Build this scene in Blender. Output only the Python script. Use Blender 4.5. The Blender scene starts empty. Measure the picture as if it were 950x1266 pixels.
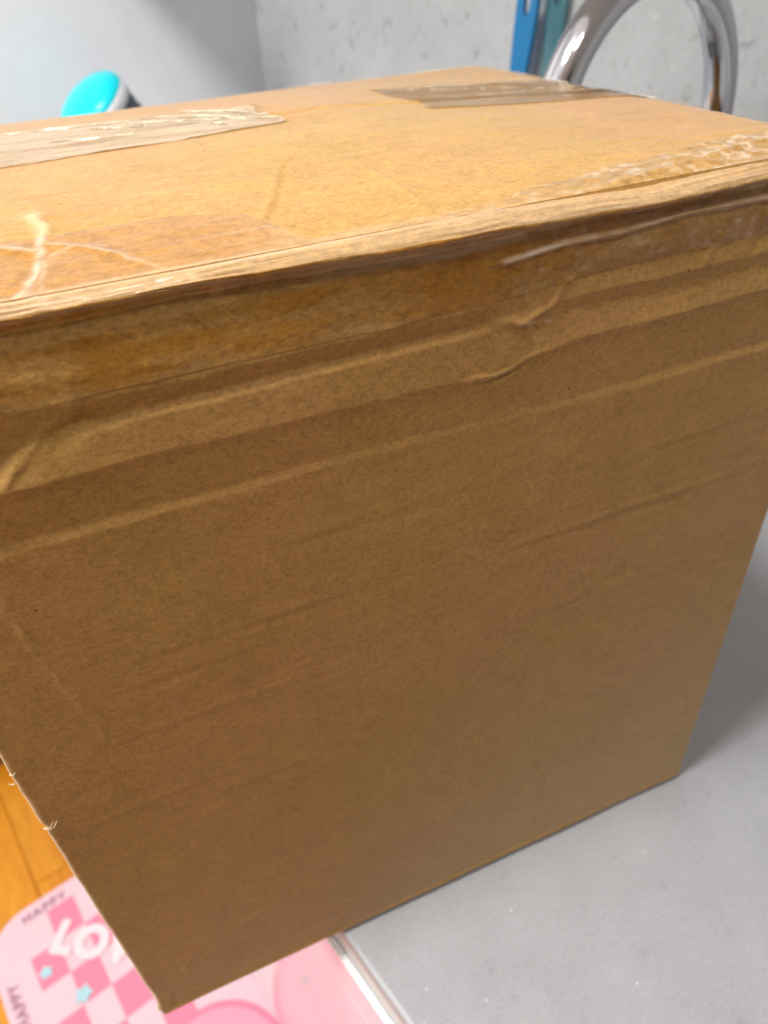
import bpy, bmesh, math, random
import numpy as np
from mathutils import Vector, Matrix
random.seed(4)
S = bpy.context.scene
COL = S.collection
# ---------------------------------------------------------------- camera
cd = bpy.data.cameras.new('camera'); cam = bpy.data.objects.new('camera', cd); COL.objects.link(cam)
cam.location = (0.07665, -0.19874, 0.47544)
cam.rotation_euler = (0.906917, 0.0510396, -0.4031482)
cd.sensor_fit = 'VERTICAL'; cd.sensor_height = 36.0; cd.lens = 913.92/1266*36
cd.clip_start = 0.02; cd.clip_end = 60
cd.dof.use_dof = True; cd.dof.focus_distance = 0.228; cd.dof.aperture_fstop = 11.5; cd.dof.aperture_blades = 0
S.camera = cam
# ---------------------------------------------------------------- light of the room
w = bpy.data.worlds.new("World"); S.world = w; w.use_nodes = True
wn = w.node_tree; wn.nodes.clear()
o_ = wn.nodes.new('ShaderNodeOutputWorld'); b_ = wn.nodes.new('ShaderNodeBackground')
tc = wn.nodes.new('ShaderNodeTexCoord'); sp = wn.nodes.new('ShaderNodeSeparateXYZ'); cr = wn.nodes.new('ShaderNodeValToRGB')
mr = wn.nodes.new('ShaderNodeMapRange'); mr.inputs['From Min'].default_value = -1; mr.inputs['From Max'].default_value = 1
wn.links.new(tc.outputs['Generated'], sp.inputs[0]); wn.links.new(sp.outputs['Z'], mr.inputs['Value'])
wn.links.new(mr.outputs[0], cr.inputs[0]); wn.links.new(cr.outputs[0], b_.inputs[0]); wn.links.new(b_.outputs[0], o_.inputs[0])
cr.color_ramp.elements[0].position = .35; cr.color_ramp.elements[0].color = (.34, .28, .21, 1)
cr.color_ramp.elements[1].position = .8; cr.color_ramp.elements[1].color = (1.0, .88, .72, 1)
b_.inputs['Strength'].default_value = 0.04
N3 = Vector((.96593, .25882, 0)); T3 = Vector((-.25882, .96593, 0))
def nt(n, t, z=0): return N3*n + T3*t + Vector((0, 0, z))
def area(name, loc, aim, size, power, col, shape='DISK', sy=None):
    ld = bpy.data.lights.new(name, 'AREA'); ld.shape = shape; ld.size = size
    if sy: ld.size_y = sy
    ld.energy = power; ld.color = col
    o = bpy.data.objects.new(name, ld); COL.objects.link(o); o.location = loc
    o.rotation_euler = (Vector(aim)-Vector(loc)).to_track_quat('-Z', 'Y').to_euler()
    return o
LAMP = nt(-.278, .02, 1.5)
area('ceiling_lamp_light', LAMP, (0.1, 0.1, 0), .26, 21.5, (1.0, .965, .94))
area('added_front_fill_light', nt(-.05, -.62, 1.62), (.2, 0, .2), .2, 4.6, (1.0, .95, .90))  # added fill lamp, brings out the creases on the box front
area('room_window_light', nt(-1.9, .62, .65), nt(.6, .40, .4), .75, 30, (.95, .98, 1.0), 'RECTANGLE', 1.7)
vs = S.view_settings; vs.view_transform = 'Standard'; vs.look = 'None'; vs.exposure = 0.0; vs.gamma = 1.0
vs.use_curve_mapping = False
S.render.engine = 'CYCLES'; S.cycles.max_bounces = 8; S.cycles.transparent_max_bounces = 12
S.cycles.caustics_reflective = False; S.cycles.caustics_refractive = False
S.cycles.sample_clamp_indirect = 6

# ---------------------------------------------------------------- noise
def vnoise(x, y, seed=0):
    x = np.asarray(x, float); y = np.asarray(y, float)
    xi = np.floor(x).astype(np.int64); yi = np.floor(y).astype(np.int64); xf = x-xi; yf = y-yi
    def h(a, b):
        n = (a*374761393 + b*668265263 + seed*144665) & 0x7fffffff
        n = ((n ^ (n >> 13))*1274126177) & 0x7fffffff
        n = n ^ (n >> 16)
        return (n & 0xffff)/32767.5-1
    u = xf*xf*(3-2*xf); v = yf*yf*(3-2*yf)
    return (h(xi, yi)*(1-u)+h(xi+1, yi)*u)*(1-v)+(h(xi, yi+1)*(1-u)+h(xi+1, yi+1)*u)*v
def fbm(x, y, seed=0, o=4):
    s = 0; a = 1; t = 0
    for i in range(o):
        s = s+a*vnoise(x*2**i+i*17.3, y*2**i-i*9.1, seed+i); t += a; a *= .5
    return s/t
def seg_field(X, Y, pts, width, amps=None):
    """gaussian ridge along a polyline, amplitude interpolated between the points"""
    out = np.zeros(np.broadcast(X, Y).shape)
    amps = amps or [1]*len(pts)
    for (a, b, k0, k1) in zip(pts[:-1], pts[1:], amps[:-1], amps[1:]):
        dx, dy = b[0]-a[0], b[1]-a[1]; L2 = dx*dx+dy*dy
        t = np.clip(((X-a[0])*dx+(Y-a[1])*dy)/L2, 0, 1)
        d2 = (X-a[0]-t*dx)**2+(Y-a[1]-t*dy)**2
        k = k0+(k1-k0)*t
        g = k*np.exp(-d2/(2*width*width))
        out = np.where(np.abs(g) > np.abs(out), g, out)
    return out

# ---------------------------------------------------------------- object helpers
def link(name, me, mat=None, parent=None):
    if mat is not None: me.materials.append(mat)
    o = bpy.data.objects.new(name, me); COL.objects.link(o); o.parent = parent
    return o
def thing(name, label, cat, loc=(0, 0, 0), rz=0, group=None):
    o = bpy.data.objects.new(name, None); COL.objects.link(o); o.location = loc; o.rotation_euler = (0, 0, rz)
    o.empty_display_size = .03
    o['label'] = label; o['category'] = cat
    if group: o['group'] = group
    return o
def grid_mesh(name, X, Y, Z, smooth=True, attr=None):
    r, c = X.shape
    me = bpy.data.meshes.new(name)
    co = np.stack([X, Y, Z], -1).reshape(-1, 3)
    idx = np.arange(r*c).reshape(r, c)
    q = np.stack([idx[:-1, :-1], idx[:-1, 1:], idx[1:, 1:], idx[1:, :-1]], -1).reshape(-1, 4)
    me.vertices.add(len(co)); me.vertices.foreach_set('co', co.astype(np.float32).ravel())
    me.loops.add(q.size); me.loops.foreach_set('vertex_index', q.astype(np.int32).ravel())
    me.polygons.add(len(q)); me.polygons.foreach_set('loop_start', np.arange(0, q.size, 4, dtype=np.int32))
    me.update(calc_edges=True)
    me.polygons.foreach_set('use_smooth', np.full(len(q), smooth))
    if attr is not None:
        for k, v in attr.items():
            a = me.attributes.new(k, 'FLOAT', 'POINT'); a.data.foreach_set('value', v.astype(np.float32).ravel())
    me.update()
    return me
def bm_box(bm, lo, hi, bev=0, seg=2, M=None):
    ret = bmesh.ops.create_cube(bm, size=1)
    vs_ = ret['verts']; lo = Vector(lo); hi = Vector(hi); c = (lo+hi)/2; s = hi-lo
    for v in vs_: v.co = Vector((v.co.x*s.x, v.co.y*s.y, v.co.z*s.z))+c
    if bev:
        es = list({e for v in vs_ for e in v.link_edges})
        r = bmesh.ops.bevel(bm, geom=es, offset=bev, segments=seg, affect='EDGES', profile=.5)
        vs_ = list({v for f in r['faces'] for v in f.verts} | {v for v in vs_ if v.is_valid})
    if M is not None:
        for v in vs_: v.co = M @ v.co
def box_mesh(name, lo, hi, bev=0, seg=2, smooth=False):
    bm = bmesh.new(); bm_box(bm, lo, hi, bev, seg)
    me = bpy.data.meshes.new(name); bm.to_mesh(me); bm.free()
    if smooth: me.polygons.foreach_set('use_smooth', [True]*len(me.polygons))
    return me
def tube_mesh(name, pts, rad, seg=32, caps=True, sx=1, sy=1):
    pts = [Vector(p) for p in pts]; n = len(pts)
    rad = rad if isinstance(rad, (list, tuple)) else [rad]*n
    bm = bmesh.new(); rings = []
    tg0 = (pts[1]-pts[0]).normalized(); up = Vector((0, 0, 1)) if abs(tg0.z) < .9 else Vector((T3))
    for i, p in enumerate(pts):
        tg = (pts[min(i+1, n-1)]-pts[max(i-1, 0)]).normalized()
        up = (up-tg*up.dot(tg)).normalized(); sd = tg.cross(up)
        rings.append([bm.verts.new(p+(up*math.cos(a)*sx+sd*math.sin(a)*sy)*rad[i]) for a in [2*math.pi*k/seg for k in range(seg)]])
    for a, b in zip(rings[:-1], rings[1:]):
        for k in range(seg): bm.faces.new((a[k], a[(k+1) % seg], b[(k+1) % seg], b[k])).smooth = True
    if caps: bm.faces.new(rings[0]); bm.faces.new(rings[-1])
    bmesh.ops.recalc_face_normals(bm, faces=bm.faces)
    me = bpy.data.meshes.new(name); bm.to_mesh(me); bm.free(); return me
def lathe_mesh(name, prof, seg=64):
    bm = bmesh.new(); rings = []
    for r, z in prof:
        rings.append([bm.verts.new((r*math.cos(2*math.pi*k/seg), r*math.sin(2*math.pi*k/seg), z)) for k in range(seg)])
    for a, b in zip(rings[:-1], rings[1:]):
        for k in range(seg): bm.faces.new((a[k], a[(k+1) % seg], b[(k+1) % seg], b[k])).smooth = True
    bm.faces.new(rings[0]); bm.faces.new(rings[-1])
    bmesh.ops.recalc_face_normals(bm, faces=bm.faces)
    me = bpy.data.meshes.new(name); bm.to_mesh(me); bm.free(); return me
def prism(name, outline, h, z0=0):
    bm = bmesh.new()
    lo = [bm.verts.new((x, y, z0)) for x, y in outline]; hi = [bm.verts.new((x, y, z0+h)) for x, y in outline]
    bm.faces.new(lo[::-1]); bm.faces.new(hi)
    for k in range(len(lo)): j = (k+1) % len(lo); bm.faces.new((lo[k], lo[j], hi[j], hi[k]))
    bmesh.ops.recalc_face_normals(bm, faces=bm.faces)
    me = bpy.data.meshes.new(name); bm.to_mesh(me); bm.free(); return me

# ---------------------------------------------------------------- materials
class NT:
    def __init__(s, name):
        s.m = bpy.data.materials.new(name); s.m.use_nodes = True; s.t = s.m.node_tree; s.t.nodes.clear()
        s.out = s.n('ShaderNodeOutputMaterial')
    def n(s, ty, **k):
        x = s.t.nodes.new(ty)
        for a, v in k.items(): setattr(x, a, v)
        return x
    def l(s, a, b): s.t.links.new(a, b)
    def coord(s, scale=(1, 1, 1), rot=(0, 0, 0)):
        c = s.n('ShaderNodeTexCoord'); m = s.n('ShaderNodeMapping')
        m.inputs['Scale'].default_value = scale; m.inputs['Rotation'].default_value = rot
        s.l(c.outputs['Object'], m.inputs[0]); return m.outputs[0]
    def noise(s, co, scale, detail=3, rough=.5, dist=0):
        x = s.n('ShaderNodeTexNoise'); x.inputs['Scale'].default_value = scale; x.inputs['Detail'].default_value = detail
        x.inputs['Roughness'].default_value = rough; x.inputs['Distortion'].default_value = dist
        s.l(co, x.inputs['Vector']); return x.outputs['Fac']
    def ramp(s, fac, stops):
        r = s.n('ShaderNodeValToRGB'); e = r.color_ramp.elements
        while len(e) < len(stops): e.new(.5)
        for q, (p, c) in zip(e, stops):
            q.position = p; q.color = (c, c, c, 1) if isinstance(c, (int, float)) else (*c, 1)
        s.l(fac, r.inputs[0]); return r.outputs[0]
    def mix(s, a, b, fac, mode='MIX'):
        x = s.n('ShaderNodeMix', data_type='RGBA', blend_type=mode)
        for v, i in ((a, 6), (b, 7)):
            if isinstance(v, tuple): x.inputs[i].default_value = (*v, 1)
            else: s.l(v, x.inputs[i])
        if isinstance(fac, (int, float)): x.inputs[0].default_value = fac
        else: s.l(fac, x.inputs[0])
        return x.outputs[2]
    def bump(s, h, strength, dist, nrm=None):
        b = s.n('ShaderNodeBump'); b.inputs['Strength'].default_value = strength; b.inputs['Distance'].default_value = dist
        s.l(h, b.inputs['Height'])
        if nrm is not None: s.l(nrm, b.inputs['Normal'])
        return b.outputs[0]
    def bsdf(s, base, rough=.5, spec=.5, metal=0, nrm=None, **k):
        p = s.n('ShaderNodeBsdfPrincipled')
        if isinstance(base, tuple): p.inputs['Base Color'].default_value = (*base, 1)
        else: s.l(base, p.inputs['Base Color'])
        if isinstance(rough, (int, float)): p.inputs['Roughness'].default_value = rough
        else: s.l(rough, p.inputs['Roughness'])
        p.inputs['Specular IOR Level'].default_value = spec; p.inputs['Metallic'].default_value = metal
        for a, v in k.items(): p.inputs[a.replace('_', ' ')].default_value = v
        if nrm is not None: s.l(nrm, p.inputs['Normal'])
        s.l(p.outputs[0], s.out.inputs[0]); return p
def plain(name, col, rough=.5, spec=.5, metal=0, **k):
    m = NT(name); co = m.coord(); f = m.noise(co, 40, 3)
    c = m.mix(col, tuple(min(1, v*1.1) for v in col), f)
    m.bsdf(c, rough, spec, metal, **k); return m.m

def cardboard():
    m = NT('kraft_cardboard')
    co = m.coord((.75, .85, 1.0)); iso = m.coord()
    fine = m.noise(co, 950, 2, .65); med = m.noise(co, 420, 4, .7); big = m.noise(iso, 38, 4, .6); hue = m.noise(iso, 11, 3, .5)
    streak = m.noise(m.coord((.12, 1, 1.6)), 260, 3, .6)
    base = m.mix((.425, .250, .072), (.447, .246, .086), m.ramp(hue, [(.38, 0.), (.62, 1.)]))
    base = m.mix(base, m.ramp(med, [(.28, (.78, .78, .74)), (.5, (1, 1, 1)), (.72, (1.16, 1.15, 1.14))]), .85, 'MULTIPLY')
    base = m.mix(base, m.ramp(fine, [(.3, (.79, .78, .75)), (.5, (1, 1, 1)), (.7, (1.18, 1.18, 1.19))]), .85, 'MULTIPLY')
    base = m.mix(base, m.ramp(big, [(.3, (.88, .87, .85)), (.7, (1.08, 1.08, 1.08))]), .5, 'MULTIPLY')
    base = m.mix(base, m.ramp(streak, [(.3, (.96, .955, .95)), (.7, (1.03, 1.03, 1.03))]), .6, 'MULTIPLY')
    mot = m.noise(m.coord((.6, 1, 1.2)), 120, 3, .55)
    base = m.mix(base, m.ramp(mot, [(.3, (.88, .86, .82)), (.7, (1.09, 1.09, 1.1))]), .6, 'MULTIPLY')
    # rare dark specks in the paper pulp
    v = m.n('ShaderNodeTexVoronoi'); v.inputs['Scale'].default_value = 75; m.l(iso, v.inputs['Vector'])
    spk = m.ramp(v.outputs['Distance'], [(.035, 1.), (.06, 0.)])
    sel = m.ramp(m.noise(iso, 60, 1), [(.56, 0.), (.6, .75)])
    k = m.n('ShaderNodeMath', operation='MULTIPLY'); m.l(spk, k.inputs[0]); m.l(sel, k.inputs[1])
    base = m.mix(base, (.07, .035, .02), k.outputs[0])
    # scuffed rims where the paper is worn
    at = m.n('ShaderNodeAttribute'); at.attribute_name = 'wear'
    base = m.mix(base, (.66, .50, .32), at.outputs['Fac'])
    h = m.mix(fine, med, .5); nr = m.bump(h, .3, .0002); nr = m.bump(streak, .10, .0002, nr)
    p = m.bsdf(base, .6, .16, 0, nr); p.inputs['Sheen Weight'].default_value = .5; p.inputs['Sheen Roughness'].default_value = .3; return m.m
def tape():
    m = NT('clear_packing_tape')
    at = m.n('ShaderNodeAttribute'); at.attribute_name = 'adhesion'
    co = m.coord((.3, 1, 1)); fx = m.noise(co, 420, 4, .6); f2 = m.noise(m.coord(), 900, 2, .5)
    tint = m.mix((.97, .94, .88), (.92, .82, .62), at.outputs['Fac'])
    tr = m.n('ShaderNodeBsdfTransparent'); m.l(tint, tr.inputs[0])
    milk_sheen = m.n('ShaderNodeBsdfDiffuse'); milk_sheen.inputs[0].default_value = (.76, .64, .48, 1)  # milky loose film plus the wall's whitish reflection, painted as pale diffuse
    k = m.n('ShaderNodeMapRange'); k.inputs['From Min'].default_value = 0; k.inputs['From Max'].default_value = 1
    k.inputs['To Min'].default_value = .46; k.inputs['To Max'].default_value = .015; m.l(at.outputs['Fac'], k.inputs['Value'])
    mx = m.n('ShaderNodeMixShader'); m.l(k.outputs[0], mx.inputs[0]); m.l(tr.outputs[0], mx.inputs[1]); m.l(milk_sheen.outputs[0], mx.inputs[2])
    gl = m.n('ShaderNodeBsdfGlossy'); gl.inputs['Roughness'].default_value = .16; gl.inputs[0].default_value = (.95, .88, .76, 1)
    nr = m.bump(fx, .22, .0005); nr = m.bump(f2, .15, .0002, nr); m.l(nr, gl.inputs['Normal'])
    fr = m.n('ShaderNodeFresnel'); fr.inputs['IOR'].default_value = 1.42; m.l(nr, fr.inputs['Normal'])
    m2 = m.n('ShaderNodeMixShader'); m.l(fr.outputs[0], m2.inputs[0]); m.l(mx.outputs[0], m2.inputs[1]); m.l(gl.outputs[0], m2.inputs[2])
    m.l(m2.outputs[0], m.out.inputs[0]); return m.m
def stuck_tape():
    """clear tape lying tight on kraft paper: paper colour seen through a glossy coat"""
    m = NT('tape_on_cardboard')
    at = m.n('ShaderNodeAttribute'); at.attribute_name = 'adhesion'
    co = m.coord((.55, .8, 1.0)); iso = m.coord()
    fine = m.noise(co, 950, 2, .65); med = m.noise(co, 420, 4, .7); big = m.noise(iso, 60, 4, .6)
    base = m.mix((.425, .250, .080), (.375, .178, .028), at.outputs['Fac'])
    base = m.mix(base, m.ramp(med, [(.28, (.66, .64, .58)), (.5, (1, 1, 1)), (.72, (1.26, 1.24, 1.2))]), .8, 'MULTIPLY')
    base = m.mix(base, m.ramp(fine, [(.3, (.76, .74, .70)), (.7, (1.18, 1.18, 1.18))]), .8, 'MULTIPLY')
    base = m.mix(base, m.ramp(big, [(.3, (.88, .87, .83)), (.7, (1.07, 1.07, 1.07))]), .8, 'MULTIPLY')
    mk = m.n('ShaderNodeAttribute'); mk.attribute_name = 'milk_sheen'  # pale mask: milky film and painted tape highlights
    base = m.mix(base, (.72, .60, .46), mk.outputs['Fac'])
    f2 = m.noise(m.coord((.3, 1, 1)), 420, 4, .6)
    nr = m.bump(f2, .25, .0005); nr = m.bump(med, .1, .0002, nr)
    p = m.bsdf(base, .45, .16, 0, nr); p.inputs['Sheen Weight'].default_value = .48; p.inputs['Sheen Roughness'].default_value = .3; p.inputs['Coat Weight'].default_value = .6; p.inputs['Coat Roughness'].default_value = .13
    p.inputs['Coat IOR'].default_value = 1.45; return m.m
def counter_stone():
    m = NT('grey_quartz'); co = m.coord()
    a = m.noise(co, 26, 5, .6); b = m.noise(co, 420, 3, .6); c = m.noise(co, 5, 3, .5)
    base = m.ramp(a, [(.3, (.345, .353, .368)), (.7, (.385, .393, .41))])
    base = m.mix(base, m.ramp(b, [(.3, .88), (.5, 1.), (.72, 1.1)]), .8, 'MULTIPLY')
    base = m.mix(base, m.ramp(c, [(.35, .97), (.65, 1.03)]), 1., 'MULTIPLY')
    v = m.n('ShaderNodeTexVoronoi'); v.inputs['Scale'].default_value = 130; m.l(co, v.inputs['Vector'])
    spk = m.ramp(v.outputs['Distance'], [(.05, 1.), (.10, 0.)]); sel = m.ramp(m.noise(co, 90, 1), [(.58, 0.), (.64, .8)])
    k = m.n('ShaderNodeMath', operation='MULTIPLY'); m.l(spk, k.inputs[0]); m.l(sel, k.inputs[1])
    base = m.mix(base, (.85, .85, .86), k.outputs[0])
    v2 = m.n('ShaderNodeTexVoronoi'); v2.inputs['Scale'].default_value = 55; m.l(m.coord((1, 1, 1), (.4, .3, 1)), v2.inputs['Vector'])
    sp2 = m.ramp(v2.outputs['Distance'], [(.07, .18), (.2, 0.)])
    base = m.mix(base, (.2, .2, .21), sp2)
    m.bsdf(base, .34, .5, 0, m.bump(b, .1, .0002)); return m.m
def wall_stone():
    m = NT('mottled_grey_stone'); co = m.coord()
    a = m.noise(co, 14, 5, .6); b = m.noise(co, 48, 4, .55, .6); c = m.noise(co, 200, 3, .6)
    base = m.ramp(a, [(.3, (.66, .67, .66)), (.7, (.76, .77, .76))])
    base = m.mix(base, (.36, .365, .35), m.ramp(b, [(.60, 0.), (.74, .7)]))
    base = m.mix(base, (.80, .80, .78), m.ramp(m.noise(m.coord((1, 1, 1), (1, 2, .5)), 40, 4, .6), [(.60, 0.), (.75, .6)]))
    base = m.mix(base, m.ramp(c, [(.3, .93), (.7, 1.05)]), 1., 'MULTIPLY')
    m.bsdf(base, .5, .4, 0, m.bump(b, .15, .0006)); return m.m
def wood():
    m = NT('orange_wood')
    oi = m.n('ShaderNodeObjectInfo'); cb = m.n('ShaderNodeVectorMath', operation='ADD'); mp = m.coord((14, 1.6, 6), (0, 0, 0))
    m.l(mp, cb.inputs[0]); sc = m.n('ShaderNodeMath', operation='MULTIPLY'); sc.inputs[1].default_value = 40
    m.l(oi.outputs['Random'], sc.inputs[0]); m.l(sc.outputs[0], cb.inputs[1])
    g = m.noise(cb.outputs[0], 2.2, 5, .6, 1.2); g2 = m.noise(cb.outputs[0], 12, 3, .6)
    base = m.ramp(g, [(.3, (.60, .20, .008)), (.5, (.78, .31, .014)), (.7, (.84, .38, .03))])
    base = m.mix(base, m.ramp(g2, [(.3, .85), (.7, 1.08)]), .8, 'MULTIPLY')
    tn = m.ramp(oi.outputs['Random'], [(0, .86), (1, 1.08)]); base = m.mix(base, tn, 1., 'MULTIPLY')
    m.bsdf(base, .35, .45, 0, m.bump(g2, .1, .0005)); return m.m

CARD = cardboard(); TAPE = tape(); STUCK = stuck_tape(); STONE = counter_stone(); WSTONE = wall_stone(); WOOD = wood()
PAINT = plain('white_wall_paint', (.80, .82, .86), .55, .35)
GLOSSW = plain('gloss_white_lacquer', (.82, .82, .83), .06, .6)
CABW = plain('white_cabinet', (.62, .62, .61), .4, .4)
CHROME = NT('chrome'); CHROME.bsdf((.70, .71, .74), .09, .5, 1); CHROME = CHROME.m
STEEL = plain('brushed_steel', (.6, .6, .6), .28, .5, 1)
BLUE = plain('blue_plastic', (.003, .26, .60), .3, .5)
TEAL = plain('teal_plastic', (.08, .30, .36), .35, .5, Alpha=.6)
CYAN = plain('cyan_plastic', (.0, .78, .90), .3, .5)
WPLA = plain('white_plastic', (.80, .80, .84), .3, .5)
DARK = plain('dark_grey_plastic', (.05, .065, .085), .35, .5)
BROWN = plain('brown_wood', (.20, .10, .04), .5, .4)
RIM = plain('torn_paper', (.70, .55, .36), .8, .2)

# ---------------------------------------------------------------- setting
def ntbox(name, lo, hi, mat, parent=None, bev=0, seg=2):
    o = link(name, box_mesh(name, lo, hi, bev, seg), mat, parent); return o
ROTZ = math.radians(15)
def setting(o): o.rotation_euler = (0, 0, ROTZ); o['kind'] = 'structure'; return o
# everything of the kitchen is built in (n, t, z) and turned 15 degrees about the origin
FZ = -.90; TE = 1.085; NW = .763
floor = setting(ntbox('floor', (-3.2, -3.0, FZ-.05), (NW+.1, TE+.1, FZ-.004), WOOD))
pl = None; k = 0
for i in range(7):
    n0 = -.50+i*.09
    for j in range(3):
        t0 = -.35-((i*.37) % .45)+j*.62
        t1 = min(t0+.6185, TE)
        if t1-t0 < .05: continue
        me = box_mesh('plank', (-.044, 0, -.004), (.044, t1-t0, 0.0), .0012, 1)
        p = link('plank', me, WOOD, floor); p.location = (n0+.045, t0, FZ+.0004*((i+j) % 3)); k += 1
wall_side = setting(ntbox('wall', (-3.2, TE, FZ), (NW, TE+.1, 1.6), PAINT))
wall_back = setting(ntbox('backsplash_wall', (NW, -3.0, FZ), (NW+.1, TE+.1, 1.6), WSTONE))
base = setting(ntbox('baseboard', (-3.2, TE-.014, FZ-.001), (.118, TE, FZ+.11), BROWN))
ceil = setting(ntbox('ceiling', (-3.2, -3.0, 1.75), (NW+.1, TE+.1, 1.8), PAINT))

# ---------------------------------------------------------------- kitchen counter
cn = thing('kitchen_counter', 'grey speckled stone counter with glossy white cabinet doors, under the cardboard box', 'counter', (0, 0, 0), ROTZ)
SH = (.435, .59, .055, .46)      # sink hole n0 n1 t0 t1
bm = bmesh.new()
n_ = [.105, SH[0], SH[1], NW]; t_ = [-2.0, SH[2], SH[3], TE]
top = [[bm.verts.new((a, b, 0)) for b in t_] for a in n_]; bot = [[bm.verts.new((a, b, -.012)) for b in t_] for a in n_]
for i in range(3):
    for j in range(3):
        if i == 1 and j == 1: continue
        bm.faces.new((top[i][j], top[i+1][j], top[i+1][j+1], top[i][j+1])); bm.faces.new((bot[i][j], bot[i][j+1], bot[i+1][j+1], bot[i+1][j]))
bm.edges.ensure_lookup_table()
for e in list(bm.edges):
    if len(e.link_faces) == 1 and all(v.co.z == 0 for v in e.verts):
        a, b = e.verts
        ia = [(i, j) for i in range(4) for j in range(4) if top[i][j] is a][0]; ib = [(i, j) for i in range(4) for j in range(4) if top[i][j] is b][0]
        bm.faces.new((a, b, bot[ib[0]][ib[1]], bot[ia[0]][ia[1]]))
bmesh.ops.recalc_face_normals(bm, faces=bm.faces)
es = [e for e in bm.edges if all(abs(v.co.z) < 1e-6 for v in e.verts) and any(abs(f.normal.z) < .5 for f in e.link_faces)]
bmesh.ops.bevel(bm, geom=es, offset=.0028, segments=3, affect='EDGES', profile=.5)
me = bpy.data.meshes.new('worktop'); bm.to_mesh(me); bm.free(); link('worktop', me, STONE, cn)
link('carcass', box_mesh('carcass', (.1195, -2.0, FZ+.08), (NW-.001, TE-.002, -.20)), CABW, cn)
link('top_rail', box_mesh('top_rail', (.1054, -2.0, -.0885), (.19, TE-.002, -.0125)), CABW, cn)
link('plinth', box_mesh('plinth', (.112, -2.0, FZ), (.13, TE-.002, FZ+.0795)), GLOSSW, cn)
for j in range(6):
    t0 = -1.6+j*.47; t1 = min(t0+.467, TE-.003)
    if t1 < t0: continue
    bm = bmesh.new(); bm_box(bm, (.1005, t0, FZ+.0102), (.1185, t1, -.090), .001, 2); bm_box(bm, (.10055, t0+.0001, -.0905), (.1051, t1-.0001, -.0355), .0008, 2)
    me = bpy.data.meshes.new('cabinet_door'); bm.to_mesh(me); bm.free(); link('cabinet_door', me, GLOSSW, cn)
# steel sink basin hung in the cut-out behind the box
bm = bmesh.new(); a0, a1, c0, c1 = SH[0]-.004, SH[1]+.004, SH[2]-.004, SH[3]+.004
bm_box(bm, (a0, c0, -.19), (a1, c1, -.0125)); 
for f in list(bm.faces):
    if f.normal.z > .9: bm.faces.remove(f)
me = bpy.data.meshes.new('sink_basin'); bm.to_mesh(me); bm.free(); sk = link('sink_basin', me, STEEL, cn)
md = sk.modifiers.new('thickness', 'SOLIDIFY'); md.thickness = .002; md.offset = -1

# ---------------------------------------------------------------- upper cabinet (its bottom edge shades the end wall and backsplash)
uc = thing('wall_cabinet', 'white wall cabinet hung above the faucet, just out of the picture', 'cabinet', (0, 0, 0), ROTZ)
link('carcass', box_mesh('carcass', (.452, -.9, .597), (NW-.001, TE-.002, 1.35)), CABW, uc)
for j in range(5):
    t0 = -.9+j*.4; t1 = min(t0+.397, TE-.003)
    link('cabinet_door', box_mesh('cabinet_door', (.433, t0, .597), (.4515, t1, 1.35), .001, 1), CABW, uc)

# ---------------------------------------------------------------- pink floor mat
mat = thing('floor_mat', 'pink chequered kitchen mat with rounded corners on the orange wood floor', 'floor mat', (0, 0, 0), ROTZ)
PINKL = plain('mat_pale_pink', (.78, .56, .61), .8, .2); PINKH = plain('mat_hot_pink', (.86, .25, .36), .8, .2)
PINKM = plain('mat_mid_pink', (.88, .36, .47), .8, .2); MWHITE = plain('mat_white', (.84, .70, .73), .8, .2)
MCY = plain('mat_light_blue', (.42, .66, .72), .8, .2); MINK = plain('mat_mauve_print', (.42, .20, .30), .8, .2); MGREY = plain('mat_grey_print', (.40, .36, .38), .8, .2)
m0, m1, q0, q1, R_ = -.245, .1105, -.35, .722, .075
def rrect(x0, x1, y0, y1, r, s=10):
    o = []
    for cx_, cy_, a0 in ((x1-r, y1-r, 0), (x0+r, y1-r, 90), (x0+r, y0+r, 180), (x1-r, y0+r, 270)):
        for k in range(s+1):
            a = math.radians(a0+90*k/s); o.append((cx_+r*math.cos(a), cy_+r*math.sin(a)))
    return o
MZ = FZ+.0015
link('mat_sheet', prism('mat_sheet', rrect(m0, m1, q0, q1, R_), .007, MZ), PINKL, mat)
ZT = MZ+.007
def flat(name, outline, mat_, lift):
    return link(name, prism(name, outline, .0003, ZT+lift), mat_, mat)
cs = .048; ct = .0635
for i in range(6):
    for j in range(12):
        if (i+j) % 2 == 0 or i > 3: continue
        x0 = -.187+i*cs; y0 = .6265+ct-(j+1)*ct
        flat('checker_square', [(x0, y0), (x0+cs, y0), (x0+cs, y0+ct), (x0, y0+ct)], PINKH, .0001)
def disc(x, y, r, s=40, sy=1): return [(x+r*math.cos(2*math.pi*k/s), y+r*sy*math.sin(2*math.pi*k/s)) for k in range(s)]
flat('printed_disc', disc(-.012, .262, .112), PINKH, .0010)
flat('printed_disc', disc(-.012, .262, .102), PINKM, .0016)
flat('printed_disc', disc(-.045, .30, .030), PINKH, .0022)
flat('printed_dot', disc(.035, .298, .007), MGREY, .0022)
flat('printed_disc', disc(.0, -.03, .095), MWHITE, .0010)
def star(x, y, r, rot): return [(x+(r if k % 2 == 0 else r*.62)*math.cos(math.pi*k/5+rot), y+(r if k % 2 == 0 else r*.62)*math.sin(math.pi*k/5+rot)) for k in range(10)]
flat('printed_star', star(-.172, .588, .013, .3), MCY, .0022)
flat('printed_star', star(-.133, .515, .017, .9), MCY, .0022)
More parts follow.
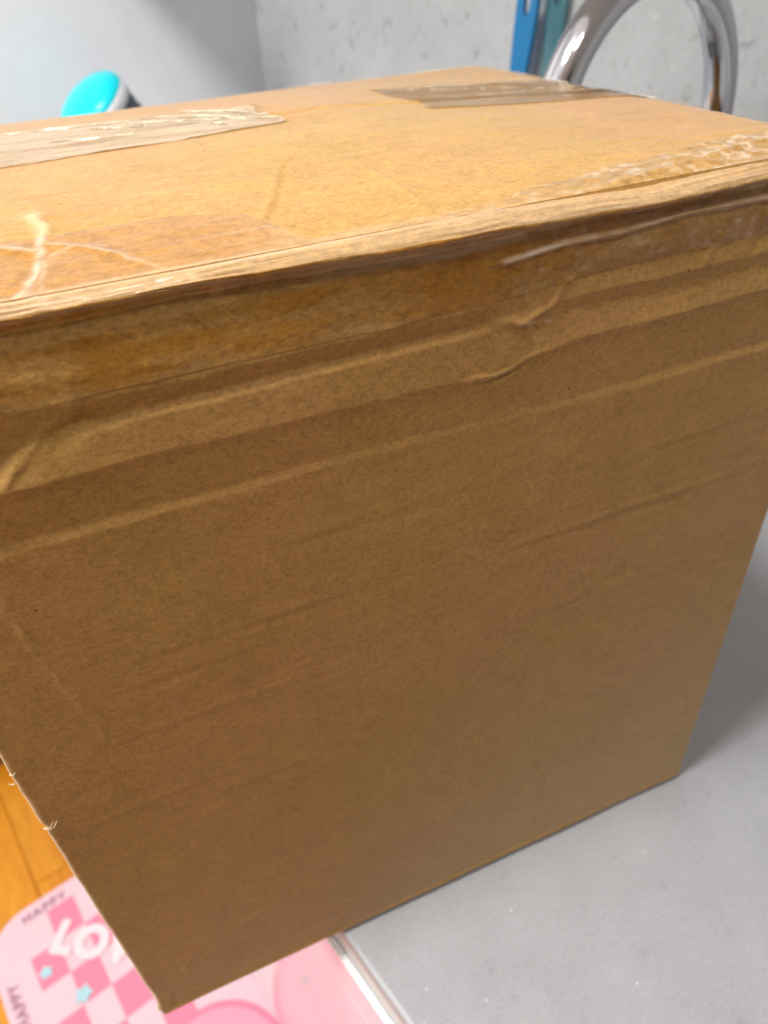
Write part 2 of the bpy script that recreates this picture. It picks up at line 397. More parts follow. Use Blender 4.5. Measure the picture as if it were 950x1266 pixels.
def lettering(txt, size, x, y, rot, mat_, off=0, lift=.0018, sp_=1.0):
    cu = bpy.data.curves.new('lettering', 'FONT'); cu.body = txt; cu.size = size; cu.offset = off; cu.extrude = .0002; cu.space_character = sp_
    cu.align_x = 'CENTER'; cu.align_y = 'CENTER'; cu.resolution_u = 4
    tmp = bpy.data.objects.new('lettering', cu); COL.objects.link(tmp)
    me = bpy.data.meshes.new_from_object(tmp.evaluated_get(bpy.context.evaluated_depsgraph_get()))
    bpy.data.objects.remove(tmp)
    me.materials.clear()
    o = link('lettering', me, mat_, mat); o.location = (x, y, ZT+lift); o.rotation_euler = (0, 0, rot); return o
lettering('LOVE', .072, -.078, .567, math.radians(-47), MWHITE, .0045, .0028, 1.12)
lettering('HAPPY', .022, -.140, q1-.022, 0, MINK, .0004, .0018, 1.25)
lettering('HAPPY', .024, .02, q1-.026, 0, MINK, .0004, .0018, 1.25)
for yy in (.565, .425, .285): lettering('HAPPY', .024, m0+.021, yy, math.radians(90), MINK, .0004, .0018, 1.2)

# ---------------------------------------------------------------- faucet
fc = thing('faucet', 'tall chrome gooseneck faucet behind the right end of the cardboard box', 'faucet', (0, 0, 0), ROTZ)
fb, fs, ft, arcz = .6535, .4465, .16, .343
cxn = (fb+fs)/2; rr = (fb-fs)/2
pts = [(fb, ft, .03), (fb, ft, .2)]
for k in range(0, 97):
    a = math.pi*k/96; pts.append((cxn+rr*math.cos(a), ft, arcz+rr*math.sin(a)))
pts.append((fs, ft, .31)); pts.append((fs, ft, .27))
link('spout', tube_mesh('spout', pts, .0128, 40), CHROME, fc)
o = link('base', lathe_mesh('base', [(.0, 0), (.027, 0), (.027, .006), (.022, .012), (.020, .05), (.0205, .11), (.016, .12), (.0, .12)]), CHROME, fc); o.location = (fb, ft, .0003)
o = link('aerator', lathe_mesh('aerator', [(.0, 0), (.0135, 0), (.0145, .003), (.0145, .028), (.0128, .032), (0, .032)]), STEEL, fc); o.location = (fs, ft, .24)
link('handle', tube_mesh('handle', [(fb, ft+.018, .075), (fb, ft+.05, .09), (fb-.004, ft+.09, .115)], [.008, .006, .0045], 20), CHROME, fc)

# ---------------------------------------------------------------- brushes hung on the wall
def brush(name, label, n0, t0, z0, lean, mat_, L=.19, wdt=.013, group=None):
    """built with the hanging hole at the origin, handle running down"""
    th = thing(name, label, 'brush', tuple(nt(n0, t0, z0)), ROTZ)
    th.rotation_euler = (lean, 0, ROTZ)
    bm = bmesh.new()
    ol = []
    prof = [(.020, .008), (.014, wdt*.97), (0, wdt*1.05), (-.03, wdt), (-.07, wdt*.82), (-.11, wdt*.62), (-L, wdt*.55)]
    left = [(-w_, z) for z, w_ in prof]; right = [(w_, z) for z, w_ in prof][::-1]
    outer = left+right
    hole = [(.0045*math.cos(a), .0125*math.sin(a)) for a in [2*math.pi*k/16 for k in range(16)]]
    # strips: build plate with a hole through solid modelling by bridging
    vo = [bm.verts.new((0, x, z)) for x, z in outer]; vh = [bm.verts.new((0, x, z)) for x, z in hole]
    eo = [bm.edges.new((vo[i], vo[(i+1) % len(vo)])) for i in range(len(vo))]; eh = [bm.edges.new((vh[i], vh[(i+1) % 16])) for i in range(16)]
    bmesh.ops.triangle_fill(bm, edges=eo+eh, use_beauty=True)
    me = bpy.data.meshes.new('handle'); bm.to_mesh(me); bm.free()
    h = link('handle', me, mat_, th); s_ = h.modifiers.new('solid', 'SOLIDIFY'); s_.thickness = .006; s_.offset = 0
    b_ = h.modifiers.new('bevel', 'BEVEL'); b_.width = .0012; b_.segments = 2
    hd = link('brush_head', box_mesh('brush_head', (-.007, -.02, -L-.065), (.007, .02, -L+.004), .005, 3), mat_, th)
    bm = bmesh.new()
    for i in range(5):
        for j in range(9):
            bm_box(bm, (-.026, -.0165+i*.0075, -L-.058+j*.0068), (-.007, -.0135+i*.0075, -L-.055+j*.0068))
    me = bpy.data.meshes.new('bristles'); bm.to_mesh(me); bm.free(); br = link('bristles', me, WPLA, th); br['kind'] = 'stuff'
    return th
brush('dish_brush', 'bright blue plastic brush with a slot in its handle, hanging left of the faucet', NW-.020, .458, .409, math.radians(8), BLUE, .19, .0145)
brush('scrub_brush', 'dull teal plastic brush hanging close behind the bright blue brush', NW-.008, .426, .419, math.radians(5), TEAL, .16, .0125)
hk = thing('wall_hook_rail', 'slim steel hook rail holding the two brushes on the backsplash wall', 'hook rail', (0, 0, 0), ROTZ)
link('rail', box_mesh('rail', (NW-.006, .38, .442), (NW-.0005, .50, .458), .001, 1), STEEL, hk)
for t0, n0, z0 in ((.458, NW-.028, .4155), (.426, NW-.016, .4255)):
    link('hook', tube_mesh('hook', [(NW-.004, t0, .446), (NW-.010, t0, .436), (NW-.012, t0, z0), (n0, t0, z0), (n0-.003, t0, z0+.006)], .0018, 10), STEEL, hk)

# ---------------------------------------------------------------- cyan capped canister at the end wall
cy = thing('canister', 'domed canister with cyan cap, white band and dark grey rim peeking over the box', 'canister', tuple(nt(.420, .985, .006)), ROTZ)
link('foot', lathe_mesh('foot', [(0, 0), (.055, 0), (.057, .004), (.050, .02), (.038, .08), (.036, .225), (0, .232)]), WPLA, cy)
hd = bpy.data.objects.new('head', None)
Mt = Matrix.Translation((0.0, 0, .297)) @ Matrix.Rotation(math.radians(-37), 4, T3.cross(Vector((0, 0, 1)))*0+Vector((0, 1, 0)))
def part(name, prof, mat_):
    me = lathe_mesh(name, prof, 64); me.transform(Mt); return link(name, me, mat_, cy)
RR = .057
part('cap', [(0, .027)]+[(RR*math.sin(a), .027*math.cos(a)) for a in [math.radians(v) for v in range(6, 90, 6)]]+[(RR, .0), (0, .0)], CYAN)
part('band', [(0, .0), (RR+.0005, .0), (RR+.001, -.006), (RR-.001, -.017), (0, -.017)], WPLA)
part('rim', [(0, -.017), (RR-.003, -.017), (RR-.006, -.046), (0, -.046)], DARK)
part('shell', [(0, -.046), (RR-.003, -.046), (RR-.010, -.060), (.02, -.085), (0, -.085)], WPLA)

# ================================================================ THE CARDBOARD BOX
W, D, H = .36, .304, .4065
bx = thing('cardboard_box', 'large worn brown cardboard box, taped shut and overhanging the edge of the grey counter', 'cardboard box')
CX = [0, 40, 80, 190, 225, 340, 360]
KN = [  # (z table mm, outward displacement mm) across x
    ([409]*7, [-4.5]*7),
    ([397, 397, 397, 397, 398, 398, 398], [-1.4]*7),
    ([388, 388, 385, 385, 388, 390, 390], [.2, .2, .2, .1, .0, -.2, -.2]),
    ([381, 380, 378, 379, 382, 383, 383], [.4, .4, .4, .35, -.35, -.4, -.4]),
    ([372, 372, 372, 373, 376, 376, 376], [-.45, -.5, -.6, -.5, .3, .35, .35]),
    ([367, 367, 369.2, 370.2, 371, 370.5, 370.5], [.25, .2, .2, .2, -.22, -.3, -.25]),
    ([357, 357, 357.5, 355, 360, 361, 361], [.95, .8, .6, .5, .55, .6, .6]),
    ([353, 353, 354.5, 352, 357, 358, 358], [.4, .35, .25, .2, .15, .15, .15]),
    ([338.8, 338.8, 338.5, 337.5, 336, 337, 337], [-.25, -.25, -.2, -.08, -.12, -.25, -.25]),
    ([335.5, 335.5, 335.2, 335, 333, 333.5, 333.5], [.18, .18, .14, .0, .06, .18, .18]),
    ([320]*7, [0]*7), ([-5]*7, [0]*7)]
def front_d(X, Z):
    """outward displacement in mm, X and Z in mm, on one shared rectangular grid"""
    xs = X[0]
    zn = np.array([np.interp(xs, CX, k_[0]) for k_ in KN]); dn = np.array([np.interp(xs, CX, k_[1]) for k_ in KN])
    wob = 1.1*fbm(xs/38., xs*0+.3, 3, 3)+.35*fbm(xs/6., xs*0+.7, 5, 2)+.18*fbm(xs/2., xs*0+.2, 6, 2)
    # the diagonal fold at the left pulls the creases down
    for i in (4, 5):
        zn[i] += np.interp(xs, [30, 38, 52, 60], [-9, -8, -1, 0])
    zn[1:10] += wob
    dn[2:10] *= 1.95*(1+.30*fbm(xs/30., xs*0+9.1, 8, 3))
    out = np.zeros(X.shape)
    for c in range(X.shape[1]):
        o_ = np.argsort(zn[:, c]); out[:, c] = np.interp(Z[:, c], zn[o_, c], dn[o_, c])
    # soften along z
    dz = abs(Z[1, 0]-Z[0, 0]); 
    kz = max(1, int(round(.2/dz))); ker = np.exp(-np.linspace(-2, 2, 4*kz+1)**2/2); ker /= ker.sum()
    pad = np.pad(out, ((2*kz, 2*kz), (0, 0)), mode='edge')
    out = sum(ker[i]*pad[i:i+out.shape[0]] for i in range(len(ker)))
    A = lambda p, w_, a: seg_field(X, Z, p, w_, a)
    j = 1.5*fbm(X/9, Z/9, 21, 2)
    Xj = X+j; Zj = Z+.6*fbm(X/5, Z/5, 31, 2)
    out += 1.25*seg_field(Xj, Zj, [(18, 352), (38, 360), (52, 371), (63, 379), (68, 401)], 1.3, [.3, .75, .8, .3, .1])
    out += 1.25*seg_field(Xj, Zj, [(56, 367), (64, 374), (69, 379)], 2.0, [-.5, -.7, -.2])
    out += 1.25*seg_field(Xj, Zj, [(196, 373), (207, 371), (217, 374), (222, 382)], 1.1, [.2, .9, .6, .5])
    out += 1.25*seg_field(Xj, Zj, [(205, 371), (212, 367), (216, 368)], .9, [.6, -.6, -.3])
    out += 1.25*seg_field(Xj, Zj, [(184, 354.5), (192, 354), (200, 354.5), (209, 358), (228, 358)], .8, [.2, .7, .5, .4, .1])
    out += 1.25*seg_field(Xj, Zj, [(190, 352.6), (200, 352.4), (208, 356)], .7, [-.3, -.7, -.2])
    out += 1.25*seg_field(Xj, Zj, [(196, 352), (200, 345), (203, 338)], .7, [.4, .15, 0])
    out += 1.25*seg_field(Xj, Zj, [(278, 374), (283, 381), (288, 387)], 1.0, [.1, .55, .2])
    out += 1.25*seg_field(Xj, Zj, [(299, 372), (304, 379), (309, 387)], 1.1, [.2, -.6, .2])
    out += 1.25*seg_field(Xj, Zj, [(318, 374), (330, 388)], 1.1, [.3, .5])
    out += 1.25*seg_field(Xj, Z+.3*j, [(23, 330), (25, 322), (26, 306), (30, 275), (35, 247), (38, 236)], .9, [.05, .33, .36, .36, .25, 0])
    out += 1.25*seg_field(Xj, Z, [(346, 330), (344, 290), (339, 255)], 1.6, [.2, .3, .1])
    zl = .55*fbm(X/20, X*0, 77, 2)
    for z0, x0, x1, a in ((275, 30, 160, .09), (270, 190, 345, .16), (262, 38, 120, .10), (301, 250, 350, .12), (309, 110, 200, .09), (236, 20, 150, .07), (196, 5, 90, .13), (182, 60, 240, .06), (152, 150, 300, .05), (120, 30, 200, .05), (225, 180, 340, .07), (40, 60, 220, .06)):
        zz = z0+zl*2+(X-190)*.012*math.sin(z0)
        g = np.clip((X-x0)/25, 0, 1)*np.clip((x1-X)/40, 0, 1)*(.65+.5*fbm(X/18, Z*0+z0, 5, 2))
        out += 1.7*a*g*(np.exp(-((Z-zz-1.2)/1.5)**2/2)-.85*np.exp(-((Z-zz+1.6)/1.6)**2/2))
    # small scratches and dents
    out += seg_field(Xj, Z, [(57, 66), (63, 68.5), (69, 70)], .45, [.1, .35, .1])
    out += seg_field(Xj, Z, [(20, 44), (23, 49), (27, 54)], .5, [.1, .4, .1])
    out += seg_field(Xj, Z, [(14, 26), (10, 18), (9, 8)], 1.2, [.1, -.5, -.6])
    low = np.clip((330-Z)/40, 0, 1)
    out += low*(.035*fbm(X/70, Z/4.5, 41, 3)+.45*fbm(X/95, Z/75, 43, 2)) + .025*fbm(X/40, Z/2.2, 47, 2)
    out += .05*fbm(X/3.5, Z/3, 49, 2)
    # bottom fold: a thin proud lip, then the rounded edge
    out += .8*np.exp(-((Z-4.6)/1.2)**2/2)*(.8+.4*fbm(X/25, Z*0, 12, 2))
    return out
def edge_round(X, r):
    e = np.minimum(X, 1000*W-X); q = np.clip(r-e, 0, r)
    return r-np.sqrt(np.maximum(r*r-q*q, 0))
xs = np.concatenate([[0, .15, .35, .6, .9, 1.3, 1.8, 2.4], np.arange(3, 357.2, .8), [357.6, 358.2, 358.7, 359.1, 359.4, 359.65, 359.85, 360]])
zs = np.concatenate([np.arange(0, 328, 1.05), np.arange(328, 408.01, .42)])
def regrid_front(xs, zs):
    zf = np.arange(0, 408.5, .42)
    Xf, Zf = np.meshgrid(xs, zf); d = front_d(Xf, Zf)
    # sample rows at zs
    i = np.clip(np.searchsorted(zf, zs)-1, 0, len(zf)-2); f = ((zs-zf[i])/.42)[:, None]
    return d[i]*(1-f)+d[i+1]*f
X, Z = np.meshgrid(xs, zs); dF = regrid_front(xs, zs)
rnd = edge_round(X, 2.4)+np.where(Z < 3.0, 3.0-np.sqrt(np.maximum(3.0**2-(3.0-Z)**2, 0)), 0)
edge_w = np.where(X < 8, 1-X/8, 0)
Xw = X+edge_w*(.45*fbm(Z/14, Z*0, 61, 3)+1.0*np.exp(-((Z-204)/2.2)**2)-1.2*np.exp(-((Z-9)/4)**2)+.8*np.exp(-((Z-30)/9)**2))
rim = np.exp(-(np.minimum(X, 360-X)/.55)**2)*(.55+.5*fbm(Z/5, Z*0, 64, 3))
rim = np.maximum(rim, .35*np.exp(-((Z-3.2)/.9)**2)*np.clip(.5+fbm(X/30, X*0, 65, 3), 0, 1))
for a, b in (((57, 66), (68, 70)), ((20, 44), (27, 54)), ((190, 353), (203, 355)), ((204, 371), (217, 369))):
    rim = np.maximum(rim, .6*seg_field(X+fbm(X/3, Z/3, 4, 2), Z, [a, b], .45)*np.clip(.6+fbm(X/2, Z/2, 9, 2), 0, 1))
rim = np.clip(rim, 0, .8)
link('front_panel', grid_mesh('front_panel', Xw/1000, (rnd-dF)/1000, (Z+2.3*np.exp(-Z/10)*np.clip((X+8)/30, .3, 1))/1000, attr={'wear': rim}), CARD, bx)
def clean_panel(name, lo, hi): return link(name, box_mesh(name, lo, hi, .0006, 1), CARD, bx)
clean_panel('side_panel', (.0, .0026, .0), (.004, D-.0005, .4015)); clean_panel('side_panel', (W-.004, .0026, .0), (W, D-.0005, .4015))
clean_panel('back_panel', (.0002, D-.004, .0), (W-.0002, D, .4015)); clean_panel('bottom_panel', (.0045, .009, .0004), (W-.0045, D-.0045, .0045))

def Abul(x): return np.interp(x, [0, 50, 200, 300, 360], [7.5, 9.5, 9.5, 3., 0.])
SEAM = 165.
def top_z(X, Y, soft=False):
    """height (mm) of the closed top at X, Y (mm)"""
    z = 406.5-3.5*Y/304+Abul(X)*np.maximum(0, np.sin(np.pi*np.clip(Y/304, 0, 1)))**.8
    e = np.minimum(X, 360-X); z = z-1.6*np.exp(-e/6.)
    z = z+.8*fbm(X/70, Y/45, 101, 3)*np.clip(Y/20, 0, 1)
    z = z+.25*fbm(X/60, Y/5, 103, 3)*np.clip(Y/12, 0, 1)*(.3 if soft else 1)
    if not soft:
        jx = X+1.0*fbm(X/16, Y/16, 105, 2); jy = Y+.7*fbm(X/15, Y/15, 106, 2)
        z += seg_field(jx, jy, [(127, 15), (135, 33), (150, 70), (164, 92), (176, 113)], 1.2, [.2, -.6, -.6, -.3, -.2])
        z += seg_field(jx+2.2, jy, [(127, 15), (135, 33), (150, 70)], 1.0, [.2, .4, .4])
        z += seg_field(jx, jy, [(172, 75), (175, 66), (178, 41), (178, 12)], .8, [.1, .35, .6, .4])
        z += seg_field(jx, jy, [(66, 78), (68, 60), (67, 33), (61, 12), (56, 4)], 2.0, [.3, .8, -1.4, -.8, 0])
        z += seg_field(jx, jy, [(63, 66), (70, 50), (66, 30), (64, 10), (63, 3)], 1.1, [.3, .8, 1.2, .5, 0])
        z += seg_field(jx, jy, [(69, 36), (78, 30), (86, 21), (97, 6)], 1.2, [.9, .8, .6, .0])
        z += seg_field(jx, jy, [(54, 40), (60, 36), (66, 33)], 1.6, [.5, .9, .9])
        # stretched edge that runs away from the fold to the right
        z += seg_field(X, Y+.8*fbm(X/12, X*0, 108, 2), [(184, 5), (233, 6.5), (284, 17), (330, 28), (360, 33)], 1.0, [.0, .7, 1.0, 1.0, .6])
        z -= seg_field(X, Y, [(200, 2.5), (240, 3.5), (290, 11), (340, 20), (360, 24)], 2.2, [.2, .9, 1.4, 1.2, .8])
    z -= 1.3*np.exp(-((Y-SEAM)/1.6)**2)
    z += .05*fbm(X/3.2, Y/3., 111, 2)
    return z
xs2 = np.concatenate([[0, .5, 1, 1.6, 2.3], np.arange(3, 357.2, .8), [357.8, 358.5, 359.1, 359.6, 360]])
# front flap: from the seam forwards, over the rolled lip, down and tucked back
ys = np.concatenate([np.linspace(SEAM-.5, 60, 120), np.linspace(59.5, 4.5, 120)[1:]])
Xa, Ya = np.meshgrid(xs2, ys); Za = top_z(Xa, Ya)
Za = np.where(Ya < 12, Za, Za)
wv = 1.0*fbm(xs2/45, xs2*0+2, 121, 3)+.35*fbm(xs2/9, xs2*0+5, 122, 2)+1.2*np.exp(-((xs2-183)/9)**2)-.9*np.exp(-((xs2-172)/7)**2)
lz = .55*fbm(xs2/28, xs2*0+8, 124, 3)
sec = []  # nose section (y, z) in mm relative to z at y=4.5
z45 = Za[-1]
prof = [(3.9, .25), (3.1, .4), (2.3, .3), (1.5, .0), (.7, -.45), (.0, -.95), (-.7, -1.5), (-1.4, -2.15), (-2.0, -2.85), (-2.5, -3.6), (-2.6, -4.3), (-2.3, -4.85), (-1.5, -5.1), (-.3, -5.1), (1.5, -4.8), (5, -4.4)]
rowsY, rowsZ = [], []
for i, (py, pz) in enumerate(prof):
    lam = i/(len(prof)-1)
    k = np.sin(np.pi*min(1, lam*1.15)); ks = np.interp(xs2, [0, 110, 175, 190, 300, 360], [.52, .68, 1.05, .95, .85, .8])
    fine = .16*vnoise(xs2/26.+i*.13, xs2*0+i*1.7, 130)+.10*vnoise(xs2/5., xs2*0+i*.9, 131)
    rowsY.append(np.where(py < 2, 2+(py-2)*ks, py)-wv*k-fine*k); rowsZ.append(z45+ks*pz*(1+.15*vnoise(xs2/20, xs2*0, 133))+lz*k+fine*k)
# denser rows via interpolation
rowsY = np.array(rowsY); rowsZ = np.array(rowsZ)
def densify(A, f=3):
    n = A.shape[0]; u = np.linspace(0, n-1, (n-1)*f+1); i = np.minimum(u.astype(int), n-2); t = (u-i)[:, None]
    p0 = A[np.maximum(i-1, 0)]; p1 = A[i]; p2 = A[i+1]; p3 = A[np.minimum(i+2, n-1)]
    return .5*((2*p1)+(-p0+p2)*t+(2*p0-5*p1+4*p2-p3)*t*t+(-p0+3*p1-3*p2+p3)*t**3)
nY = densify(rowsY); nZ = densify(rowsZ)
nZ += .09*vnoise(xs2[None, :]/14+0*nZ, np.arange(nZ.shape[0])[:, None]*.9+0*nZ, 140)
Yf = np.vstack([Ya, nY]); Zf = np.vstack([Za, nZ]); Xf = np.repeat(xs2[None, :], Yf.shape[0], 0)
ee = np.minimum(Xf, 360-Xf)
wr_ = np.zeros(Yf.shape); na = Ya.shape[0]
band = np.arange(nZ.shape[0])/nZ.shape[0]
wr_[na:] = (np.exp(-((band-.33)/.16)**2)[:, None])*(.42+.35*fbm(xs2/16, xs2*0, 150, 3)[None, :])
wr_[:na] = .5*seg_field(Xa+fbm(Xa/4, Ya/4, 3, 2), Ya+1.2*fbm(Xa/5, Ya/5, 2, 2), [(66, 62), (68, 50), (67, 33), (61, 9)], 1.5)
wr_ = np.clip(wr_, 0, .8)
link('top_flap', grid_mesh('top_flap', Xf[::-1]/1000, Yf[::-1]/1000, Zf[::-1]/1000, attr={'wear': wr_[::-1]}), CARD, bx)
ys = np.linspace(SEAM+.5, 304, 130); Xa, Ya = np.meshgrid(xs2[::2], ys); Za = top_z(Xa, Ya); 
Za = np.vstack([Za, Za[-1:]-1.5, Za[-1:]-5]); Ya = np.vstack([Ya, Ya[-1:]+.5, Ya[-1:]+.6]); Xa = np.vstack([Xa, Xa[-2:]])
link('top_flap', grid_mesh('top_flap', Xa/1000, Ya/1000, Za/1000, attr={'wear': Xa*0}), CARD, bx)

# ---- packing tape along the front edge: over the lip, bridging down to the panel
def wrap_tape():
    xs = np.arange(.5, 359.6, .8); n = len(xs)
    ytop = np.interp(xs, [0, 105, 126, 138, 196, 215, 240, 290, 360], [47, 42, 33, 9, 9, 15, 21, 33, 42])+1.2*fbm(xs/14, xs*0, 201, 3)
    zlow = np.interp(xs, [0, 70, 190, 225, 360], [379.5, 380, 380, 382, 383])+.5*fbm(xs/20, xs*0, 203, 2)
    rows = []
    u = np.linspace(0, 1, 46)
    for a in u:   # on the top
        y = ytop*(1-a)+4.6*a; X_ = xs[None, :]; Y_ = y[None, :]
        rows.append((y, top_z(X_, Y_)[0]+.22+(.7*vnoise(xs/7, y/2.5, 205)**2)*np.interp(xs, [0, 100, 200, 360], [.3, .1, .5, 1.4])))
    iz = lambda arr: np.interp(xs, xs2, arr)
    for i in range(1, nY.shape[0]-10):
        rows.append((iz(nY[i])-.22, iz(nZ[i])+.18))
    y0, z0 = rows[-1]
    Zg = np.arange(378, 404, .42); Xg, Zgg = np.meshgrid(xs, Zg); dg = front_d(Xg, Zgg)
    def fd(z):
        f = (z-Zg[0])/.42; i = np.clip(f.astype(int), 0, len(Zg)-2); t = f-i
        return dg[i, np.arange(n)]*(1-t)+dg[i+1, np.arange(n)]*t
    za = np.interp(xs, [0, 120, 180, 215, 300, 360], [400.5, 400.5, 399.5, 399.5, 399.5, 399.5])+.6*fbm(xs/15, xs*0, 207, 3)
    ya = -fd(za)-.35
    for a in np.linspace(0, 1, 12)[1:]:
        rows.append((y0*(1-a)+ya*a+1.5*math.sin(math.pi*a)*(1-a), z0*(1-a)+za*a))
    for a in np.linspace(0, 1, 44)[1:]:
        z = za*(1-a)+zlow*a
        y = -fd(z)-.10-(1-a)*.2
        # the long pulled wrinkle and small bubbles
        wz = np.interp(xs, [190, 198, 220, 242, 268, 304, 360], [393.0, 393.2, 395.2, 395, 397, 396.5, 396.5])
        wa = np.interp(xs, [190, 200, 300, 360], [0, 1.3, 1.3, 1.0])
        y -= wa*np.exp(-((z-wz+.8)/.75)**2)
        y -= .5*np.interp(xs, [0, 200, 230, 360], [.2, .5, 1., 1.])*np.maximum(0, vnoise(xs/5, z/3.5, 209))**2
        y -= np.interp(xs, [285, 300, 340], [0, 1, 1])*.7*np.maximum(0, vnoise(xs/3.2, z*0+3, 210)-.3)*np.sin(math.pi*min(1, a))
        rows.append((y, z))
    Yt = np.array([r[0] for r in rows]); Zt = np.array([r[1] for r in rows]); Xt = np.repeat(xs[None, :], len(rows), 0)
    # how well it sticks: 1 = wet-looking and tinted, 0 = bridged and milky
    tb = 46; nn = len(rows)
    ad = np.zeros(Yt.shape)
    nb = fbm(Xt/26, Zt/5+Yt/5, 220, 4)
    topm = np.arange(nn)[:, None] < tb
    ft_ = np.interp(Xt, [0, 110, 128, 140, 200, 260, 360], [1.25, 1.2, .8, .05, .05, .15, .25])
    ad = np.where(topm, ft_+.5*fbm(Xt/14, Yt/3, 221, 3)-.1, 0)
    fr = np.interp(Xt, [0, 60, 66, 72, 110, 150, 185, 215, 360], [.45, .6, .55, 1.0, .3, .7, 1.0, .9, .85])+1.5*(fbm(Xt/30, Zt/5+Yt/6, 222, 4))
    fr -= np.exp(-((Zt-np.interp(Xt, [0, 150, 210, 215, 360], [398, 399, 399.5, 404, 404]))/1.8)**2)*1.1
    ad = np.where(topm, ad, fr)
    ad = np.clip(ad, 0, 1)
    mk = .55*seg_field(Xt, Zt+.4*fbm(Xt/6, Zt/4, 230, 2), [(136, 399), (165, 398.6), (183, 398.0), (205, 399.5)], .9, [.2, .6, 1., .7])  # bridging film catching the light, painted as a whitish band
    mk = mk+.85*seg_field(Xt, Zt, [(198, 392.7), (220, 394.8), (242, 394.6), (268, 396.6), (304, 396.1), (360, 396.2)], .55, [.7, 1, .6, .9, .8, .6])*np.clip(.6+fbm(Xt/18, Zt/2, 231, 3), 0, 1)  # glossy highlight painted along the pulled wrinkle
    mk = mk+.5*np.clip(fbm(Xt/4, Zt/2.5, 232, 3)-.15, 0, 1)*np.interp(Xt, [0, 200, 240, 360], [.15, .3, 1, 1.2])
    mk = np.where(topm, .0, mk)
    vj = Xt+1.2*fbm(Xt/5, Yt/5, 236, 2); wj = Yt+1.0*fbm(Xt/6, Yt/5, 237, 2)
    vein = np.maximum.reduce([seg_field(vj, wj, p, w_, a_) for p, w_, a_ in (
        ([(66, 78), (68, 60), (67, 33), (61, 9), (54, -1)], .8, [.1, .6, 1, .9, .6]), ([(69, 36), (78, 30), (86, 21), (97, 6)], .5, [.9, .8, .7, .4]),
        ([(54, 40), (60, 36), (66, 33)], .6, [.5, .8, .8]), ([(67, 33), (66, 15), (64, 2)], .45, [.7, .6, .5]), ([(69, 30), (80, 31), (92, 28)], .4, [.7, .6, .1]))])
    mt = np.interp(Xt, [0, 190, 240, 290, 360], [.0, .1, .7, 1.0, 1.5])*np.clip(fbm(Xt/3.2, Yt/2.6, 233, 3)-.05+.25*fbm(Xt/25, Yt/9, 234, 2), 0, 1)  # white glints of the glossy right end, put into the colour
    ri = np.arange(nn)[:, None]+0*Xt
    lipm = (ri >= tb-3) & (ri < tb+26)
    ln = np.clip(vnoise(ri/1.7+Xt/90, Xt/70, 240)*1.5-.35, 0, 1)*np.clip(.6+fbm(Xt/30, ri/6, 241, 2), 0, 1)  # cream layer lines on the lip, with fibre highlights painted in
    mk = np.where(lipm, .16+.36*ln, mk); 
    mt = np.maximum(mt, .55*vein*np.clip(.75+fbm(Xt/6, Yt/4, 238, 2), 0, 1))  # shine on the left wrinkles painted as pale veins
    mk = np.clip(np.where(topm, np.maximum(mt, np.where(lipm, mk, 0)), mk), 0, .85)
    ad = np.where(lipm, ad*.3, ad)
    return grid_mesh('edge_tape', Xt[::-1]/1000, Yt[::-1]/1000, Zt[::-1]/1000, attr={'adhesion': ad[::-1], 'milk_sheen': mk[::-1]})
link('edge_tape', wrap_tape(), STUCK, bx)
def seam_tape(name, x0, x1, ylo, yhi, ragL, ragR, seed, stick, lines, wrap=False):
    nx = int((x1-x0)/.8); ny = 190
    v = np.linspace(0, 1, ny)[:, None]; u = np.linspace(0, 1, nx)[None, :]
    ylo = np.interp(u, [0, 1], ylo); yhi = np.interp(u, [0, 1], yhi)
    Yt = ylo+(yhi-ylo)*v+0*u+.4*fbm(u*(x1-x0)/20, v*0, seed, 2)
    a = x0+ragL*(vnoise(v*4, v*0, seed+1)+.4*vnoise(v*15, v*0, seed+4)); b = x1+ragR*(vnoise(v*3.2, v*0+4, seed+2)+.5*vnoise(v*13, v*0, seed+3))
    if name == 'seam_tape_tip': a = a+38*np.abs(v-.95)**1.0*0
    Xt = a+(b-a)*u
    Zt = top_z(np.clip(Xt, 0, 359.8), Yt, True)+.45
    Zt += lines*(.28*vnoise(Yt/1.9+.02*Xt, Xt/65, seed+5)+.16*vnoise(Yt/.8+.01*Xt, Xt/40, seed+6))
    Zt += .7*np.exp(-((Yt-SEAM)/5)**2)
    Zt += .6*lines*np.maximum(0, fbm(Xt/16, Yt/4, seed+7, 3))**1.2
    if wrap:
        ov = np.maximum(Xt-360.3, 0); Zt = Zt-ov; Xt = np.where(ov > 0, 360.35+.1*fbm(Yt/6, Zt/6, seed+9, 2), Xt)
    ad = np.clip(stick+.7*fbm(Xt/45, Yt/3.5, seed+8, 3), 0, 1)
    return grid_mesh(name, Xt/1000, Yt/1000, Zt/1000, attr={'adhesion': ad})
o = link('seam_tape', seam_tape('seam_tape', -.0, 170, (120, 143), (226, 197), 0, 9, 300, .15, 1.3), TAPE, bx)
o = link('seam_tape', seam_tape('seam_tape', 243, 398, (143, 136), (224, 212), 5, 0, 340, .8, .45, True), TAPE, bx)
FILM = NT('milky_film'); tr = FILM.n('ShaderNodeBsdfTransparent'); df = FILM.n('ShaderNodeBsdfDiffuse'); df.inputs[0].default_value = (.80, .70, .50, 1)
gl = FILM.n('ShaderNodeBsdfGlossy'); gl.inputs['Roughness'].default_value = .2
a_ = FILM.n('ShaderNodeMixShader'); a_.inputs[0].default_value = .55; FILM.l(tr.outputs[0], a_.inputs[1]); FILM.l(df.outputs[0], a_.inputs[2])
b2 = FILM.n('ShaderNodeMixShader'); b2.inputs[0].default_value = .12; FILM.l(a_.outputs[0], b2.inputs[1]); FILM.l(gl.outputs[0], b2.inputs[2]); FILM.l(b2.outputs[0], FILM.out.inputs[0])
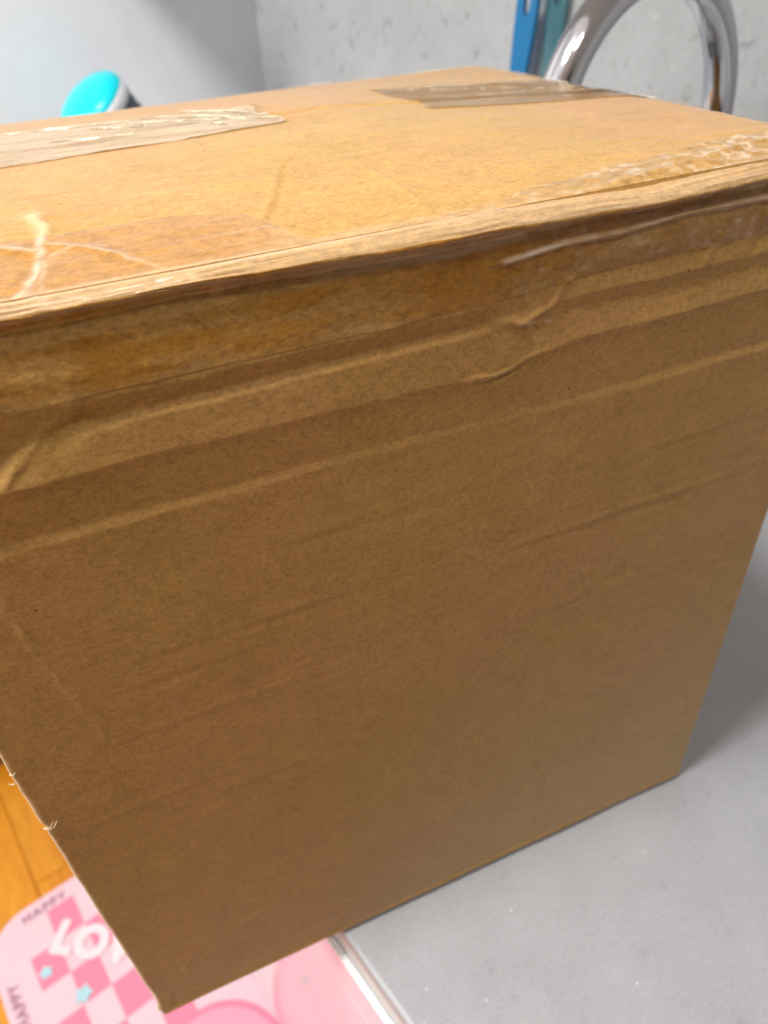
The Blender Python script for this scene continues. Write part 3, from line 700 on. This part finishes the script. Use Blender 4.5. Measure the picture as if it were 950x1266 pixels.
# shreds of torn film and stretched tape
def shred(p0, p1, wd, seed, lift=.9, curl=1.0):
    nx, ny = 60, 9; u = np.linspace(0, 1, nx)[None, :]; v = np.linspace(-1, 1, ny)[:, None]
    dx, dy = p1[0]-p0[0], p1[1]-p0[1]; L = math.hypot(dx, dy)
    ww = wd*(.35+.65*np.abs(vnoise(u*7, v*0, seed)))*np.minimum(1, np.minimum(u, 1-u)*9+.08)*(1+.3*vnoise(u*22, v*2, seed+1))
    off = 1.6*fbm(u*4, u*0, seed+2, 3)
    Xt = p0[0]+dx*u-dy/L*(v*ww+off); Yt = p0[1]+dy*u+dx/L*(v*ww+off)
    Zt = top_z(np.clip(Xt, 0, 360), np.clip(Yt, 0, 304), True)+lift+curl*(.8*np.abs(fbm(u*9, v*1.5, seed+3, 3))+.25*v*vnoise(u*5, v*0, seed+4))
    return link('torn_film', grid_mesh('torn_film', Xt/1000, Yt/1000, Zt/1000), FILM.m, bx)
for i_, (a, b, w_) in enumerate((((127, 199), (171, 150), 2.6), ((141, 212), (168, 168), 1.6), ((112, 188), (160, 160), 2.2), ((150, 196), (173, 176), .9),
        ((96, 182), (122, 172), 1.4), ((60, 205), (120, 196), 1.1), ((58, 165), (112, 158), .8), ((130, 176), (150, 150), 1.2))): shred(a, b, w_, 500+i_*7)
for i_, (a, b, w_) in enumerate((((222, 302), (262, 303), .8), ((262, 299), (330, 302.5), 1.3), ((300, 293), (357, 302), 1.2), ((356, 300), (357, 236), .9), ((350, 292), (356, 200), .7), ((357, 150), (357.5, 96), .8),
        ((254, 205), (300, 196), .5), ((262, 216), (340, 210), .7), ((280, 172), (356, 186), .5), ((300, 205), (356, 160), .4), ((318, 222), (355, 226), 1.0))): shred(a, b, w_, 600+i_*7, .7, .8)
# little curls of torn paper at the left cut edge
def fibre(pts, r): return link('paper_fibre', tube_mesh('paper_fibre', [Vector(p)/1000 for p in pts], [r/1000*k for k in (1, .9, .7, .35)][:len(pts)], 8), RIM, bx)
fibre([(.2, -.2, 205), (2.2, -.9, 203.6), (4.4, -1.0, 204.6), (5.8, -.8, 207.0)], .32)
fibre([(.2, -.2, 204.6), (1.8, -.8, 204.4), (3.4, -1.0, 205.6), (4.6, -.7, 207.6)], .22)
fibre([(.1, .1, 236.0), (-.8, .1, 235.8), (-1.4, .2, 236.2), (-1.7, .2, 236.9)], .3)
fibre([(.2, -.1, 242), (1.2, -.7, 241.6), (1.9, -.8, 242.0), (2.4, -.6, 242.5)], .2)
